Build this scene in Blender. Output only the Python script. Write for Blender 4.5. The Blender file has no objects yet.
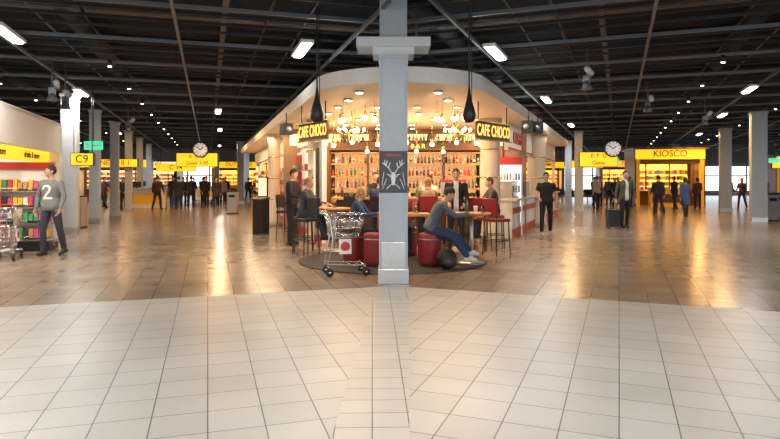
import bpy, math, random
import numpy as np
from mathutils import Vector, Matrix
random.seed(7)
sc = bpy.context.scene
D = math.radians
AL, AR = D(16.9), D(20.9)
dL = Vector((-math.sin(AL), math.cos(AL), 0)); dR = Vector((math.sin(AR), math.cos(AR), 0))
RZL, RZR = -math.pi/2+AL, math.pi/2-AR      # local X along the left / right cafe flank, local Y = inward
L0 = (-1.28, 10.5, 0); R0 = (1.65, 10.4, 0)

# ------------------------------------------------------------------ materials
MC = {}
def mat(name, col, rough=0.5, metal=0.0, em=0.0, ecol=None, var=0.08, nscale=12, trans=0.0, coat=0.0):
    if name in MC: return MC[name]
    m = bpy.data.materials.new(name); m.use_nodes = True
    nt = m.node_tree; b = nt.nodes['Principled BSDF']
    b.inputs['Roughness'].default_value = rough; b.inputs['Metallic'].default_value = metal
    b.inputs['Transmission Weight'].default_value = trans
    b.inputs['Coat Weight'].default_value = coat
    tc = nt.nodes.new('ShaderNodeTexCoord'); n = nt.nodes.new('ShaderNodeTexNoise')
    n.inputs['Scale'].default_value = nscale; n.inputs['Detail'].default_value = 3
    nt.links.new(tc.outputs['Object'], n.inputs['Vector'])
    mx = nt.nodes.new('ShaderNodeMix'); mx.data_type = 'RGBA'
    mx.inputs[6].default_value = (*[c*(1-var) for c in col], 1)
    mx.inputs[7].default_value = (*[min(1, c*(1+var)) for c in col], 1)
    nt.links.new(n.outputs['Fac'], mx.inputs[0]); nt.links.new(mx.outputs[2], b.inputs['Base Color'])
    if em > 0:
        b.inputs['Emission Color'].default_value = (*(ecol or col), 1)
        b.inputs['Emission Strength'].default_value = em
    MC[name] = m; return m

def tile_mat(name, rot, c1, c2, mort, rough, size, bump=0.15, rvar=0.08, msize=0.005, nlo=.8, nhi=1.12):
    m = bpy.data.materials.new(name); m.use_nodes = True
    nt = m.node_tree; b = nt.nodes['Principled BSDF']; L = nt.links.new
    tc = nt.nodes.new('ShaderNodeTexCoord'); mp = nt.nodes.new('ShaderNodeMapping')
    mp.inputs['Rotation'].default_value = (0, 0, rot); L(tc.outputs['Object'], mp.inputs['Vector'])
    br = nt.nodes.new('ShaderNodeTexBrick'); br.offset = 0; br.squash = 1
    br.inputs['Scale'].default_value = 1; br.inputs['Brick Width'].default_value = size
    br.inputs['Row Height'].default_value = size; br.inputs['Mortar Size'].default_value = msize
    br.inputs['Mortar Smooth'].default_value = 0.2
    br.inputs['Color1'].default_value = (*c1, 1); br.inputs['Color2'].default_value = (*c2, 1)
    br.inputs['Mortar'].default_value = (*mort, 1); L(mp.outputs['Vector'], br.inputs['Vector'])
    n = nt.nodes.new('ShaderNodeTexNoise'); n.inputs['Scale'].default_value = 0.9; n.inputs['Detail'].default_value = 6
    L(mp.outputs['Vector'], n.inputs['Vector'])
    mr = nt.nodes.new('ShaderNodeMapRange'); mr.inputs['To Min'].default_value = nlo; mr.inputs['To Max'].default_value = nhi
    L(n.outputs['Fac'], mr.inputs['Value'])
    mx = nt.nodes.new('ShaderNodeMix'); mx.data_type = 'RGBA'; mx.blend_type = 'MULTIPLY'; mx.inputs[0].default_value = 1
    L(br.outputs['Color'], mx.inputs[6]); L(mr.outputs['Result'], mx.inputs[7]); L(mx.outputs[2], b.inputs['Base Color'])
    n2 = nt.nodes.new('ShaderNodeTexNoise'); n2.inputs['Scale'].default_value = 2.5; L(mp.outputs['Vector'], n2.inputs['Vector'])
    mr2 = nt.nodes.new('ShaderNodeMapRange'); mr2.inputs['To Min'].default_value = rough-rvar; mr2.inputs['To Max'].default_value = rough+rvar
    L(n2.outputs['Fac'], mr2.inputs['Value']); L(mr2.outputs['Result'], b.inputs['Roughness'])
    bp = nt.nodes.new('ShaderNodeBump'); bp.inputs['Strength'].default_value = bump; bp.inputs['Distance'].default_value = 0.003; bp.invert = True
    L(br.outputs['Fac'], bp.inputs['Height']); L(bp.outputs['Normal'], b.inputs['Normal'])
    return m

M_white = mat('white_paint', (0.78, 0.77, 0.74), 0.45)
M_cream = mat('cream_soffit', (0.82, 0.72, 0.58), 0.6)
M_black = mat('black_metal', (0.012, 0.012, 0.014), 0.4)
M_ceil = mat('ceiling_black', (0.004, 0.005, 0.007), 0.9)
M_slat = mat('ceiling_slat', (0.018, 0.023, 0.030), 0.5, 0.2)
M_slat2 = mat('ceiling_rail', (0.12, 0.14, 0.16), 0.45, 0.3)
M_duct = mat('duct_grey', (0.016, 0.019, 0.024), 0.6, 0.2)
M_rust = mat('warm_beam_paint', (0.10, 0.055, 0.035), 0.5)
M_steel = mat('brushed_steel', (0.55, 0.56, 0.57), 0.3, 0.9)
M_chrome = mat('chrome_wire', (0.72, 0.73, 0.75), 0.2, 1.0)
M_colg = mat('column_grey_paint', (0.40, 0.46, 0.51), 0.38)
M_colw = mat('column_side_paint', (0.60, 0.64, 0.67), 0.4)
M_beige = mat('beige_plaster', (0.62, 0.52, 0.40), 0.5)
M_red = mat('red_upholstery', (0.25, 0.016, 0.018), 0.42)
M_redp = mat('red_paint', (0.45, 0.025, 0.02), 0.35)
M_wood = mat('light_wood', (0.52, 0.27, 0.10), 0.35, var=0.25, nscale=6)
M_dwood = mat('dark_wood', (0.10, 0.04, 0.018), 0.4, var=0.3, nscale=6)
M_carpet = mat('dark_carpet', (0.035, 0.028, 0.030), 0.8)
M_glass = mat('clear_glass', (0.9, 0.95, 0.95), 0.03, 0, trans=0.95)
M_yel = mat('yellow_lit_sign', (1.0, 0.55, 0.02), 0.4, em=1.0, ecol=(1.0, 0.52, 0.01))
M_yelb = mat('amber_lit_panel', (1.0, 0.5, 0.04), 0.4, em=2.6, ecol=(1.0, 0.42, 0.05))
M_yelp = mat('yellow_paint_glow', (0.75, 0.38, 0.02), 0.4, em=0.08, ecol=(1, .5, .02))  # paint with a faint glow put into it, not a light source
M_gold = mat('gold_lit_letters', (1.0, 0.75, 0.15), 0.4, em=1.4, ecol=(1.0, 0.60, 0.10))
M_orange = mat('orange_lit_panel', (1.0, 0.35, 0.03), 0.4, em=1.3, ecol=(1.0, 0.36, 0.03))
M_warmlit = mat('warm_lit_panel', (1.0, 0.80, 0.5), 0.5, em=1.2, ecol=(1.0, 0.70, 0.36))
M_whitelit = mat('white_lit_panel', (1, 1, 1), 0.5, em=1.2, ecol=(1.0, 0.95, 0.88))
M_clock = mat('clock_dial', (.85, .85, .82), 0.5, em=.3, ecol=(1.0, 0.97, 0.92))
M_green = mat('green_lit_sign', (0.02, 0.5, 0.25), 0.4, em=.8, ecol=(0.05, 0.8, 0.4))
M_tube = mat('fluorescent_tube', (1, 1, 1), 0.5, em=14, ecol=(1, 0.97, 0.92))
M_bulb = mat('warm_bulb', (1, .85, .6), 0.5, em=22, ecol=(1.0, 0.68, 0.34))
M_down = mat('downlight_lens', (1, .9, .7), 0.5, em=14, ecol=(1.0, 0.80, 0.55))
M_window = mat('daylight_window', (0.8, 0.9, 1), 0.2, em=2.3, ecol=(0.88, 0.93, 1.0))
M_ink = mat('black_ink', (0.01, 0.01, 0.01), 0.5)
M_paper = mat('white_print', (0.85, 0.85, 0.85), 0.5)
M_rubber = mat('rubber', (0.02, 0.02, 0.02), 0.7)
M_brass = mat('brass', (0.75, 0.45, 0.14), 0.25, 1.0)
PAL = [mat('pack_%d' % i, c, 0.4) for i, c in enumerate([(0.6, 0.05, 0.04), (0.8, 0.45, 0.04), (0.05, 0.12, 0.45), (0.75, 0.72, 0.65),
       (0.05, 0.3, 0.12), (0.5, 0.25, 0.1), (0.6, 0.08, 0.25), (0.03, 0.03, 0.04)])]
BOT = [mat('bottle_%d' % i, c, 0.12, coat=0.5) for i, c in enumerate([(0.25, 0.08, 0.02), (0.02, 0.12, 0.04), (0.6, 0.28, 0.05), (0.65, 0.62, 0.55), (0.03, 0.02, 0.02), (0.5, 0.04, 0.03)])]

# ------------------------------------------------------------------ mesh builder
def frame(d):
    d = Vector(d).normalized()
    a = Vector((0, 0, 1)) if abs(d.z) < 0.9 else Vector((0, 1, 0))
    x = d.cross(a).normalized(); y = d.cross(x).normalized()
    return x, y, d
class MB:
    def __init__(s): s.v = []; s.f = []; s.mi = []; s.sm = []; s.mats = []
    def m(s, mt):
        if mt not in s.mats: s.mats.append(mt)
        return s.mats.index(mt)
    def add(s, vs, fs, mt, smooth=False):
        o = len(s.v); k = s.m(mt)
        s.v += [tuple(v) for v in vs]
        for f in fs: s.f.append(tuple(i+o for i in f)); s.mi.append(k); s.sm.append(smooth)
    def box(s, c, sz, mt, rz=0.0, rx=0.0, ry=0.0):
        hx, hy, hz = sz[0]/2, sz[1]/2, sz[2]/2
        R = Matrix.Rotation(rz, 3, 'Z') @ Matrix.Rotation(ry, 3, 'Y') @ Matrix.Rotation(rx, 3, 'X'); c = Vector(c)
        vs = [c + R @ Vector((x*hx, y*hy, z*hz)) for z in (-1, 1) for y in (-1, 1) for x in (-1, 1)]
        s.add(vs, [(0, 2, 3, 1), (4, 5, 7, 6), (0, 1, 5, 4), (2, 6, 7, 3), (0, 4, 6, 2), (1, 3, 7, 5)], mt)
    def tube(s, pts, rad, mt, seg=8, smooth=True, ell=None):
        pts = [Vector(p) for p in pts]; n = len(pts)
        if not hasattr(rad, '__len__'): rad = [rad]*n
        vs = []; px = None
        for i, p in enumerate(pts):
            if i == 0: d = pts[1]-p
            elif i == n-1: d = p-pts[i-1]
            else: d = (pts[i+1]-p).normalized()+(p-pts[i-1]).normalized()
            if d.length < 1e-9: d = Vector((0, 0, 1))
            x, y, d = frame(d)
            if px is not None:
                x = px - d*px.dot(d)
                if x.length < 1e-6: x = frame(d)[0]
                x.normalize(); y = d.cross(x)
            px = x
            for k in range(seg):
                a = 2*math.pi*k/seg; vs.append(p + (x*math.cos(a)+y*math.sin(a))*rad[i])
        fs = []
        for i in range(n-1):
            for k in range(seg):
                a = i*seg+k; b = i*seg+(k+1) % seg; fs.append((a, b, b+seg, a+seg))
        fs.append(tuple(range(seg-1, -1, -1))); fs.append(tuple((n-1)*seg+k for k in range(seg)))
        s.add(vs, fs, mt, smooth)
    def cyl(s, p0, p1, r, mt, seg=12, r1=None): s.tube([p0, p1], [r, r if r1 is None else r1], mt, seg)
    def lathe(s, prof, mt, c=(0, 0, 0), seg=20):
        vs = [(c[0]+r*math.cos(2*math.pi*k/seg), c[1]+r*math.sin(2*math.pi*k/seg), c[2]+z) for r, z in prof for k in range(seg)]
        fs = [(i*seg+k, i*seg+(k+1) % seg, (i+1)*seg+(k+1) % seg, (i+1)*seg+k) for i in range(len(prof)-1) for k in range(seg)]
        fs.append(tuple(range(seg-1, -1, -1))); fs.append(tuple((len(prof)-1)*seg+k for k in range(seg)))
        s.add(vs, fs, mt, True)
    def ell(s, c, r, mt, R=None, seg=12, rings=8):
        c = Vector(c); vs = []
        for i in range(1, rings):
            t = math.pi*i/rings
            for k in range(seg):
                a = 2*math.pi*k/seg
                q = Vector((r[0]*math.sin(t)*math.cos(a), r[1]*math.sin(t)*math.sin(a), r[2]*math.cos(t)))
                vs.append(c+(R @ q if R else q))
        for z in (r[2], -r[2]):
            q = Vector((0, 0, z)); vs.append(c+(R @ q if R else q))
        T = len(vs)-2; B = len(vs)-1; fs = []
        for i in range(rings-2):
            for k in range(seg): fs.append((i*seg+k, (i+1)*seg+k, (i+1)*seg+(k+1) % seg, i*seg+(k+1) % seg))
        for k in range(seg):
            fs.append((T, k, (k+1) % seg)); o = (rings-2)*seg; fs.append((B, o+(k+1) % seg, o+k))
        s.add(vs, fs, mt, True)
    def prism(s, poly, z0, z1, mt, top=None, bot=None):
        n = len(poly); vs = [(x, y, z0) for x, y in poly]+[(x, y, z1) for x, y in poly]
        s.add(vs, [(i, (i+1) % n, n+(i+1) % n, n+i) for i in range(n)], mt)
        s.add(vs, [tuple(range(n-1, -1, -1))], bot or mt); s.add(vs, [tuple(range(n, 2*n))], top or mt)
    def loft(s, rings, mt):
        n = len(rings[0]); vs = [p for r in rings for p in r]
        fs = [(i*n+k, i*n+(k+1) % n, (i+1)*n+(k+1) % n, (i+1)*n+k) for i in range(len(rings)-1) for k in range(n)]
        fs += [tuple(range(n-1, -1, -1)), tuple((len(rings)-1)*n+k for k in range(n))]
        s.add(vs, fs, mt, True)
    def mesh(s, name):
        me = bpy.data.meshes.new(name); me.from_pydata(s.v, [], s.f)
        for m_ in s.mats: me.materials.append(m_)
        me.polygons.foreach_set('material_index', s.mi); me.polygons.foreach_set('use_smooth', s.sm); me.update()
        return me
    def build(s, name, loc=(0, 0, 0), rz=0.0, parent=None, bevel=0):
        o = bpy.data.objects.new(name, s.mesh(name)); sc.collection.objects.link(o)
        o.location = loc; o.rotation_euler = (0, 0, rz)
        if parent: o.parent = parent
        if bevel:
            b = o.modifiers.new('bevel', 'BEVEL'); b.width = bevel; b.segments = 2; b.limit_method = 'ANGLE'
        return o
def empty(name, loc=(0, 0, 0), rz=0):
    e = bpy.data.objects.new(name, None); sc.collection.objects.link(e); e.location = loc; e.rotation_euler = (0, 0, rz); return e
def text(name, body, size, mt, loc, rz=0, parent=None, ext=0.01, align='CENTER', sx=1.0, sp=1.0):
    cu = bpy.data.curves.new(name, 'FONT'); cu.body = body; cu.size = size; cu.extrude = ext; cu.align_x = align; cu.align_y = 'CENTER'
    cu.offset = size*.008; cu.space_character = sp
    cu.materials.append(mt); o = bpy.data.objects.new(name, cu); sc.collection.objects.link(o)
    o.location = loc; o.rotation_euler = (math.pi/2, 0, rz); o.scale = (sx, 1, 1)
    if parent: o.parent = parent
    return o
def lamp(name, kind, loc, power, col, parent=None, size=1.0, size_y=None, rot=(0, 0, 0)):
    l = bpy.data.lights.new(name, kind); l.energy = power; l.color = col
    if kind == 'AREA':
        l.size = size
        if size_y: l.shape = 'RECTANGLE'; l.size_y = size_y
    elif kind == 'POINT': l.shadow_soft_size = size
    o = bpy.data.objects.new(name, l); sc.collection.objects.link(o); o.location = loc; o.rotation_euler = rot
    if parent: o.parent = parent
    return o

# ------------------------------------------------------------------ room shell
T = 0.35
fgc = dict(c1=(0.475, 0.46, 0.43), c2=(0.425, 0.41, 0.38), mort=(0.11, 0.105, 0.10), rough=0.40, size=T, msize=0.0045)
plc = dict(c1=(0.34, 0.265, 0.205), c2=(0.26, 0.205, 0.16), mort=(0.08, 0.062, 0.05), rough=0.23, size=T, bump=0.12, rvar=0.06, msize=.006, nlo=.6, nhi=1.25)
fL = tile_mat('floor_tile_pale_west', -AL, **fgc); fR = tile_mat('floor_tile_pale_east', AR, **fgc)
fC = tile_mat('floor_tile_pale_strip', D(-1.7), **dict(fgc, size=0.235))
pL_ = tile_mat('floor_tile_polished_west', -AL, **plc); pR_ = tile_mat('floor_tile_polished_east', AR, **plc)
fb = MB()
A = (-.2, 8.7); C = (.27, 8.7); A2 = (-.88, -14); C2 = (-.41, -14); yl = 8.7-math.tan(AL)*44.8; yr = 8.7-math.tan(AR)*44.73
def fl(poly, mt): fb.add([(x, y, 0) for x, y in poly], [tuple(range(len(poly)))], mt)
fl([(-45, -14), A2, A, (-45, yl)], fL); fl([A2, C2, C, A], fC); fl([C2, (45, -14), (45, yr), C], fR)
fl([A, (.03, 8.7), (.03, 62), (-45, 62), (-45, yl)], pL_); fl([(.03, 8.7), C, (45, yr), (45, 62), (.03, 62)], pR_)
fb.build('floor')
b = MB(); b.box((0, 24, 5.25), (90, 76, 0.1), M_ceil); b.build('ceiling')
M_wall = mat('hall_wall_grey', (0.30, 0.30, 0.30), 0.7)
for nm, c, sz in (('wall_north', (0, 62.1, 2.6), (90, .2, 5.2)), ('wall_south', (0, -14.1, 2.6), (90, .2, 5.2)),
                  ('wall_west', (-45.1, 24, 2.6), (.2, 76, 5.2)), ('wall_east', (45.1, 24, 2.6), (.2, 76, 5.2))):
    b = MB(); b.box(c, sz, M_wall); b.build(nm)
def window(n, x, y, w, h, z0, rz):
    b = MB(); b.box((0, 0, h/2), (w, .04, h), M_window)
    k = int(w/2.2)
    for i in range(k+1): b.box((-w/2+i*w/k, -.04, h/2), (.12, .12, h), M_black)
    for z in (0, h*.62, h): b.box((0, -.04, z), (w, .12, .1), M_black)
    b.build('window_%d' % n, (x, y, z0), rz)
window(1, -22, 61.9, 34, 2.6, .4, 0); window(2, 22, 61.9, 34, 2.6, .4, 0)
window(3, -44.9, 28, 44, 2.3, .4, math.pi/2); window(4, 44.9, 28, 44, 2.3, .4, -math.pi/2)
window(5, 0, -13.9, 60, 3.4, .5, math.pi)  # unseen window, assumed behind the camera and added to bring daylight to the foreground

# suspended open ceiling grid, one per wing
for nm, d, a, sx in (('ceiling_grid_west', dL, AL, -1), ('ceiling_grid_east', dR, -AR, 1)):
    b = MB(); p = Vector((math.cos(a), math.sin(a), 0))*sx
    i = 0; t = -3.0
    while t < 58:
        L = 44; c = Vector((0, t, 0))+p*L/2
        big = i % 4 == 0
        b.box((c.x, c.y, 4.22 if big else 4.3), (L, .05 if big else .022, .06 if big else .05), M_slat2 if big else M_slat, a)
        if i % 8 == 3: b.tube([(0, t, 4.62), (p.x*L, t+p.y*L, 4.62)], .09, M_duct, 8)
        if i % 5 == 2: b.tube([(0, t+.2, 4.45), (p.x*L, t+.2+p.y*L, 4.45)], .018, M_slat2, 6)
        if i % 9 == 5: b.box((c.x, c.y+.3, 4.7), (L, .14, .22), M_rust, a)
        t += 0.66; i += 1
    k = -16
    while k < 30:
        s1 = 60
        s0 = max(-k*math.cos(a)/math.sin(abs(a)), -14)
        if s0 < s1-1:
            c = p*k + d*((s0+s1)/2); q = int(round(k/1.5))
            hi = q % 2 == 0
            b.box((c.x, c.y, 4.12 if hi else 4.36), (.045 if hi else .03, s1-s0, .06), M_slat2 if hi else M_slat, a)
            if q % 4 == 1: 
                b.tube([tuple(p*(k+.5)+d*s0+Vector((0, 0, 4.75))), tuple(p*(k+.5)+d*s1+Vector((0, 0, 4.75)))], .2, M_duct, 10)
            if q % 4 == 3:
                c2 = c+p*.7; b.box((c2.x, c2.y, 4.62), (.10, s1-s0, .2), M_rust, a)
            if q % 3 == 1: 
                b.tube([tuple(p*(k+.8)+d*s0+Vector((0, 0, 4.4))), tuple(p*(k+.8)+d*s1+Vector((0, 0, 4.4)))], .018, M_slat2, 6)
        k += 1.5
    b.build(nm)
# small track spots fixed under the rails
b = MB()
for d, a, sx in ((dL, AL, -1), (dR, -AR, 1)):
    p = Vector((math.cos(a), math.sin(a), 0))*sx
    for k in (2, 5, 8, 14):
        s = 14.
        while s < 46:
            c = p*k+d*s
            if c.x*sx > abs(1.6+.33*(c.y-10.5)) + .5 or c.y > 36:
                b.cyl((c.x, c.y, 3.98), (c.x, c.y, 4.12), .05, M_black, 10); b.cyl((c.x, c.y, 3.965), (c.x, c.y, 3.98), .035, M_down, 10)
            s += 3.3
b.build('track_spotlights')

def tube_light(x, y, a, power, z=4.04, col=(1, .93, .85), sf=.35, w=.3):
    e = empty('fluorescent_ceiling_light', (x, y, z), a)
    b = MB(); b.box((0, 0, .05), (.24, 1.35, .06), M_white); b.box((0, 0, .01), (.15, 1.25, .03), M_tube)
    b.box((0, -.5, .12), (.02, .02, .1), M_black); b.box((0, .5, .12), (.02, .02, .1), M_black)
    b.build('fixture', parent=e)
    o = lamp('tube_glow', 'AREA', (0, 0, -.03), power, col, e, w, 1.25); o.data.specular_factor = sf
AMB = (1, .50, .15)
for x, y, a, p in [(-6.6, 10.35, AL, 130), (-8.9, 17.3, AL, 140), (-1.7, 11.6, AL, 45), (2.1, 11.9, -AR, 45), (4.9, 18.8, -AR, 120), (10, 16.7, -AR, 140),
                   (12.9, 23.3, -AR, 120), (-12.3, 26.7, AL, 120), (-6.3, 22, AL, 110), (8.3, 27.5, -AR, 110), (17, 33, -AR, 140), (-17.5, 38, AL, 140),
                   (-12.5, 44, AL, 150), (13.5, 45, -AR, 150), (-24, 40, AL, 150), (23, 30, -AR, 140), (-14.5, 32, AL, 100), (-8.5, 30, AL, 90), (11.4, 36, -AR, 100), (19.5, 27, -AR, 90)]:
    warm = (x, y) in ((-6.3, 22), (-12.3, 26.7), (12.9, 23.3), (8.3, 27.5), (-8.5, 30), (-14.5, 32), (17, 33))  # amber added to these otherwise white tubes to put orange reflections on the floor
    tube_light(x, y, a, p*(1.25 if warm else 1), col=AMB if warm else (1, .93, .85), sf=.8 if warm else .3)
for x in (-9, -4.5, 0, 4.5, 9):  # unseen ceiling lights, added overhead and behind the camera to brighten the foreground
    for y in (-6, -1, 4): tube_light(x, y, AL if x < 0 else -AR, 90, col=(1, .95, .90))

# ------------------------------------------------------------------ main column
b = MB(); cx, cy = .05, 9.16
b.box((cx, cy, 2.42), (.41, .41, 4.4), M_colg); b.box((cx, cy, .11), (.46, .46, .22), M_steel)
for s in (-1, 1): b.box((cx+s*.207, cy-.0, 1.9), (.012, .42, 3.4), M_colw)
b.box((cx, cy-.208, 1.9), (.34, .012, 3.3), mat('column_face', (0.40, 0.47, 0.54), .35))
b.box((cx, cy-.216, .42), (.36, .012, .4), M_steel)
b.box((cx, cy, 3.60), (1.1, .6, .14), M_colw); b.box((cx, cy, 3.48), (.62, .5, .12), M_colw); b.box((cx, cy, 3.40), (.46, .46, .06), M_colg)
b.build('structural_column', bevel=.008)
b = MB(); b.box((0, 0, 0), (.42, .015, .62), mat('poster_dark', (0.035, 0.04, 0.05), .4)); b.box((0, -.009, .0), (.38, .004, .58), mat('poster_blue', (.05, .06, .075), .4))
def st(pts, r=.008): b.tube([(x, -.013, z) for x, z in pts], r, M_paper, 6)
b.ell((0, -.012, -.09), (.036, .006, .09), M_paper); b.ell((0, -.012, -.17), (.026, .006, .03), M_paper)
for s in (-1, 1):
    st([(s*.02, -.02), (s*.07, .06), (s*.12, .10), (s*.13, .18)]); st([(s*.07, .06), (s*.05, .14)]); st([(s*.11, .09), (s*.09, .17)]); st([(s*.12, .10), (s*.16, .14)])
    st([(s*.03, -.05), (s*.10, -.03), (s*.03, -.08)]); st([(s*.03, -.18), (s*.10, -.25)]); st([(s*.1, -.1), (s*.16, -.25)], .005); st([(s*.14, .0), (s*.17, -.2)], .005)
b.box((0, -.012, .25), (.22, .003, .03), M_redp)
b.build('poster', (cx, cy-.225, 1.67))
def column(x, y, w, a, h=4.05, mt=M_colg):
    b = MB(); b.box((0, 0, h/2+.1), (w, w, h-.2), mt); b.box((0, 0, .1), (w+.03, w+.03, .2), M_steel); b.box((0, 0, h-.05), (w+.06, w+.06, .08), mt)
    b.build('structural_column', (x, y, 0), a, bevel=.01)
column(-9.3, 17.45, .42, AL, mt=M_colw)
for y in (21.4, 25.9, 30.5, 35.5, 41): column(-3.91-.304*y-.1, y, .34, AL)
for x, y in ((13.5, 22), (16.2, 29)): column(x, y, .5, -AR)
for x, y in ((26.5, 40), (20, 42), (22.5, 49), (-26, 33), (-9.6, 38.5), (-11, 46), (9.6, 30.5), (11.3, 38), (14, 47), (-15, 52)): column(x, y, .4, AL if x < 0 else -AR)

# ------------------------------------------------------------------ cafe shell
cc = (.2, 10.95); r = 1.55
arc = []
for i in range(33):
    a = D(196.9)+(D(339.1)-D(196.9))*i/32; arc.append((cc[0]+r*math.cos(a), cc[1]+r*math.sin(a)))
endR = (R0[0]+dR.x*18, R0[1]+dR.y*18); endL = (L0[0]+dL.x*25, L0[1]+dL.y*25)
poly = arc+[endR, endL]
b = MB(); b.prism(poly, 3.08, 3.33, M_white, bot=M_cream)
b.build('cafe_canopy')
b = MB()
for y in (10.3, 11.3, 12.4, 13.6, 14.9, 16.3, 17.5):
    hw = .6+(y-10)*.26
    n = 2+int(hw/.55)
    for i in range(n):
        x = .15-hw+2*hw*i/(n-1)
        b.cyl((x, y, 3.045), (x, y, 3.078), .085, M_steel, 14); b.cyl((x, y, 3.035), (x, y, 3.05), .06, M_down, 14)
b.build('recessed_downlights')
for x, y, p in ((-.5, 11, 34), (.9, 11, 34), (-1.2, 13.5, 55), (1.6, 13.5, 55), (.2, 15.4, 75), (-1.9, 16.5, 45), (2.7, 16.5, 45)):
    lamp('cafe_downlight', 'AREA', (x, y, 3.0), p, (1, .68, .38), None, .5)
lamp('cafe_soffit_uplight', 'AREA', (.2, 15.2, 2.2), 50, (1, .64, .32), None, 3.2, 3, rot=(math.pi, 0, 0))

M_cwall = mat('cafe_wall_brown', (0.36, 0.19, 0.09), 0.5)
b = MB(); b.box((.45, 18.1, 1.54), (7.3, .15, 3.06), M_cwall)
for i in range(8): b.box((-2.7+i*.88, 18.0, 2.75), (.6, .05, .34), M_warmlit)
for i in range(5): b.box((-2.6+i*1.5, 18.0, 1.9), (.06, .06, 1.6), M_dwood)
b.build('cafe_back_wall')

e = empty('bar_shelving', (.45, 17.2, 0))
b = MB(); b.box((0, .3, 1.35), (4.3, .08, 2.7), M_dwood)
b.box((0, .24, 1.75), (4.1, .02, 1.15), mat('backbar_glow', (.85, .5, .25), .3, em=.5, ecol=(1, .55, .22)))
for z in (.95, 1.3, 1.65, 2.0, 2.32): b.box((0, .05, z), (4.3, .45, .045), M_wood)
for x in (-2.15, -1.08, 0, 1.08, 2.15): b.box((x, .05, 1.3), (.06, .45, 2.6), M_dwood)
b.box((0, 0, 2.5), (4.4, .5, .22), M_dwood); b.box((0, 0, .45), (4.3, .5, .9), M_dwood)
b.build('shelf_frame', parent=e)
text('bar_lettering', 'C A F E   B A R', .17, M_gold, (0, -.26, 2.5), 0, e)
b = MB()
for z in (.975, 1.325, 1.675, 2.025, 2.62):
    x = -2.08
    while x < 2.08:
        if min(abs(x-q) for q in (-1.08, 0, 1.08)) > .07:
            h = random.uniform(.2, .27); m_ = random.choice(BOT)
            b.lathe([(.033, 0), (.036, .02), (.036, h*.6), (.013, h*.75), (.012, h*.97), (.015, h)], m_, (x, -.05+random.uniform(-.03, .03), z), 8)
            b.lathe([(.0375, h*.22), (.0375, h*.48)], random.choice(PAL), (x, -.05, z), 8)
        x += random.uniform(.088, .12)
b.build('bottles', parent=e)
b = MB(); b.box((.3, 15.3, .53), (3.3, .5, 1.06), M_dwood); b.box((.3, 15.22, 1.09), (3.5, .75, .06), M_wood)
for i in range(11): b.box((-1.2+i*.3, 15.03, .55), (.24, .03, .8), M_wood if i % 2 else M_dwood)
b.tube([(-1.2, 14.95, .2), (1.8, 14.95, .2)], .02, M_brass, 8)
b.build('bar_counter', bevel=.006)
b = MB()
for i in range(11):
    x = -1.2+i*.21; y = 15.1+random.uniform(-.1, .15)
    if i % 3: b.lathe([(.03, 0), (.034, .002), (.04, .12), (.037, .12), (.028, .006)], M_glass if i % 2 else PAL[3], (x, y, 1.12), 10)
    else: b.lathe([(.04, 0), (.04, .16), (.02, .2), (.02, .26)], random.choice(BOT), (x, y, 1.12), 10)
b.build('bar_top_glassware')
b = MB(); b.box((0, 0, .2), (.6, .4, .36), M_steel); b.box((0, 0, .41), (.64, .44, .06), M_redp); b.box((0, -.14, .02), (.56, .3, .04), M_black)
for s in (-1, 1): b.cyl((s*.15, -.24, .24), (s*.15, -.24, .14), .03, M_black); b.cyl((s*.15, -.24, .2), (s*.15, -.38, .18), .014, M_black)
b.tube([(.27, -.2, .3), (.29, -.26, .2), (.28, -.27, .08)], .008, M_chrome); b.build('espresso_machine', (1.6, 15.3, 1.12), bevel=.01)

for x, y, rr in ((-1.86, 15.3, .24), (2.5, 15.0, .25), (5.0, 20.3, .26), (-3.9, 20.2, .2)):
    b = MB(); b.lathe([(rr+.04, 0), (rr+.04, .18), (rr, .22), (rr, 2.75), (rr+.02, 2.8), (rr+.05, 3.075)], M_beige, seg=28)
    for z in (.9, 1.6, 2.3): b.lathe([(rr+.006, z), (rr+.006, z+.03)], M_brass, seg=28)
    b.build('round_plaster_column', (x, y, 0))

def pendant(x, y, z, rr=.048):
    b = MB(); b.cyl((0, 0, .12), (0, 0, 3.075-z), .006, M_brass, 6); b.lathe([(.02, .14), (.03, .10), (.035, .05), (.02, .04)], M_brass, seg=12)
    b.ell((0, 0, 0), (rr, rr, rr), M_bulb, seg=14, rings=10); b.build('pendant_lamp', (x, y, z))
for x, y, z in [(-1.0, 12.2, 2.75), (-.75, 12.8, 2.6), (-.5, 12.1, 2.8), (1.05, 12.1, 2.75), (1.35, 12.7, 2.62), (1.5, 12.2, 2.8), (-.9, 14.3, 2.45), (-.3, 14.4, 2.4), (.4, 14.4, 2.45),
                (1.0, 14.3, 2.4), (1.6, 14.4, 2.45), (-1.3, 13.85, 2.35), (2.0, 13.9, 2.4), (.1, 13.1, 2.85), (-1.5, 16.0, 2.5), (2.4, 16.0, 2.5),
                (-.6, 15.8, 2.3), (.7, 15.8, 2.3), (1.4, 15.8, 2.3), (-.3, 11.6, 2.72), (.9, 11.5, 2.72), (-.1, 16, 2.4), (1.2, 11.3, 2.7), (-.9, 11.5, 2.7)]: pendant(x, y, z)
for x, y in ((-.85, 13.2), (1.5, 13.3)):
    b = MB(); b.cyl((0, 0, .0), (0, 0, .49), .012, M_brass)
    for i in range(6):
        a = i*math.pi/3; c, s_ = math.cos(a), math.sin(a)
        b.tube([(0, 0, .05), (c*.15, s_*.15, -.04), (c*.28, s_*.28, .03)], .009, M_brass, 6); b.ell((c*.28, s_*.28, .08), (.032, .032, .04), M_bulb)
    b.ell((0, 0, .03), (.04, .04, .05), M_brass); b.build('brass_chandelier', (x, y, 2.58))

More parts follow.
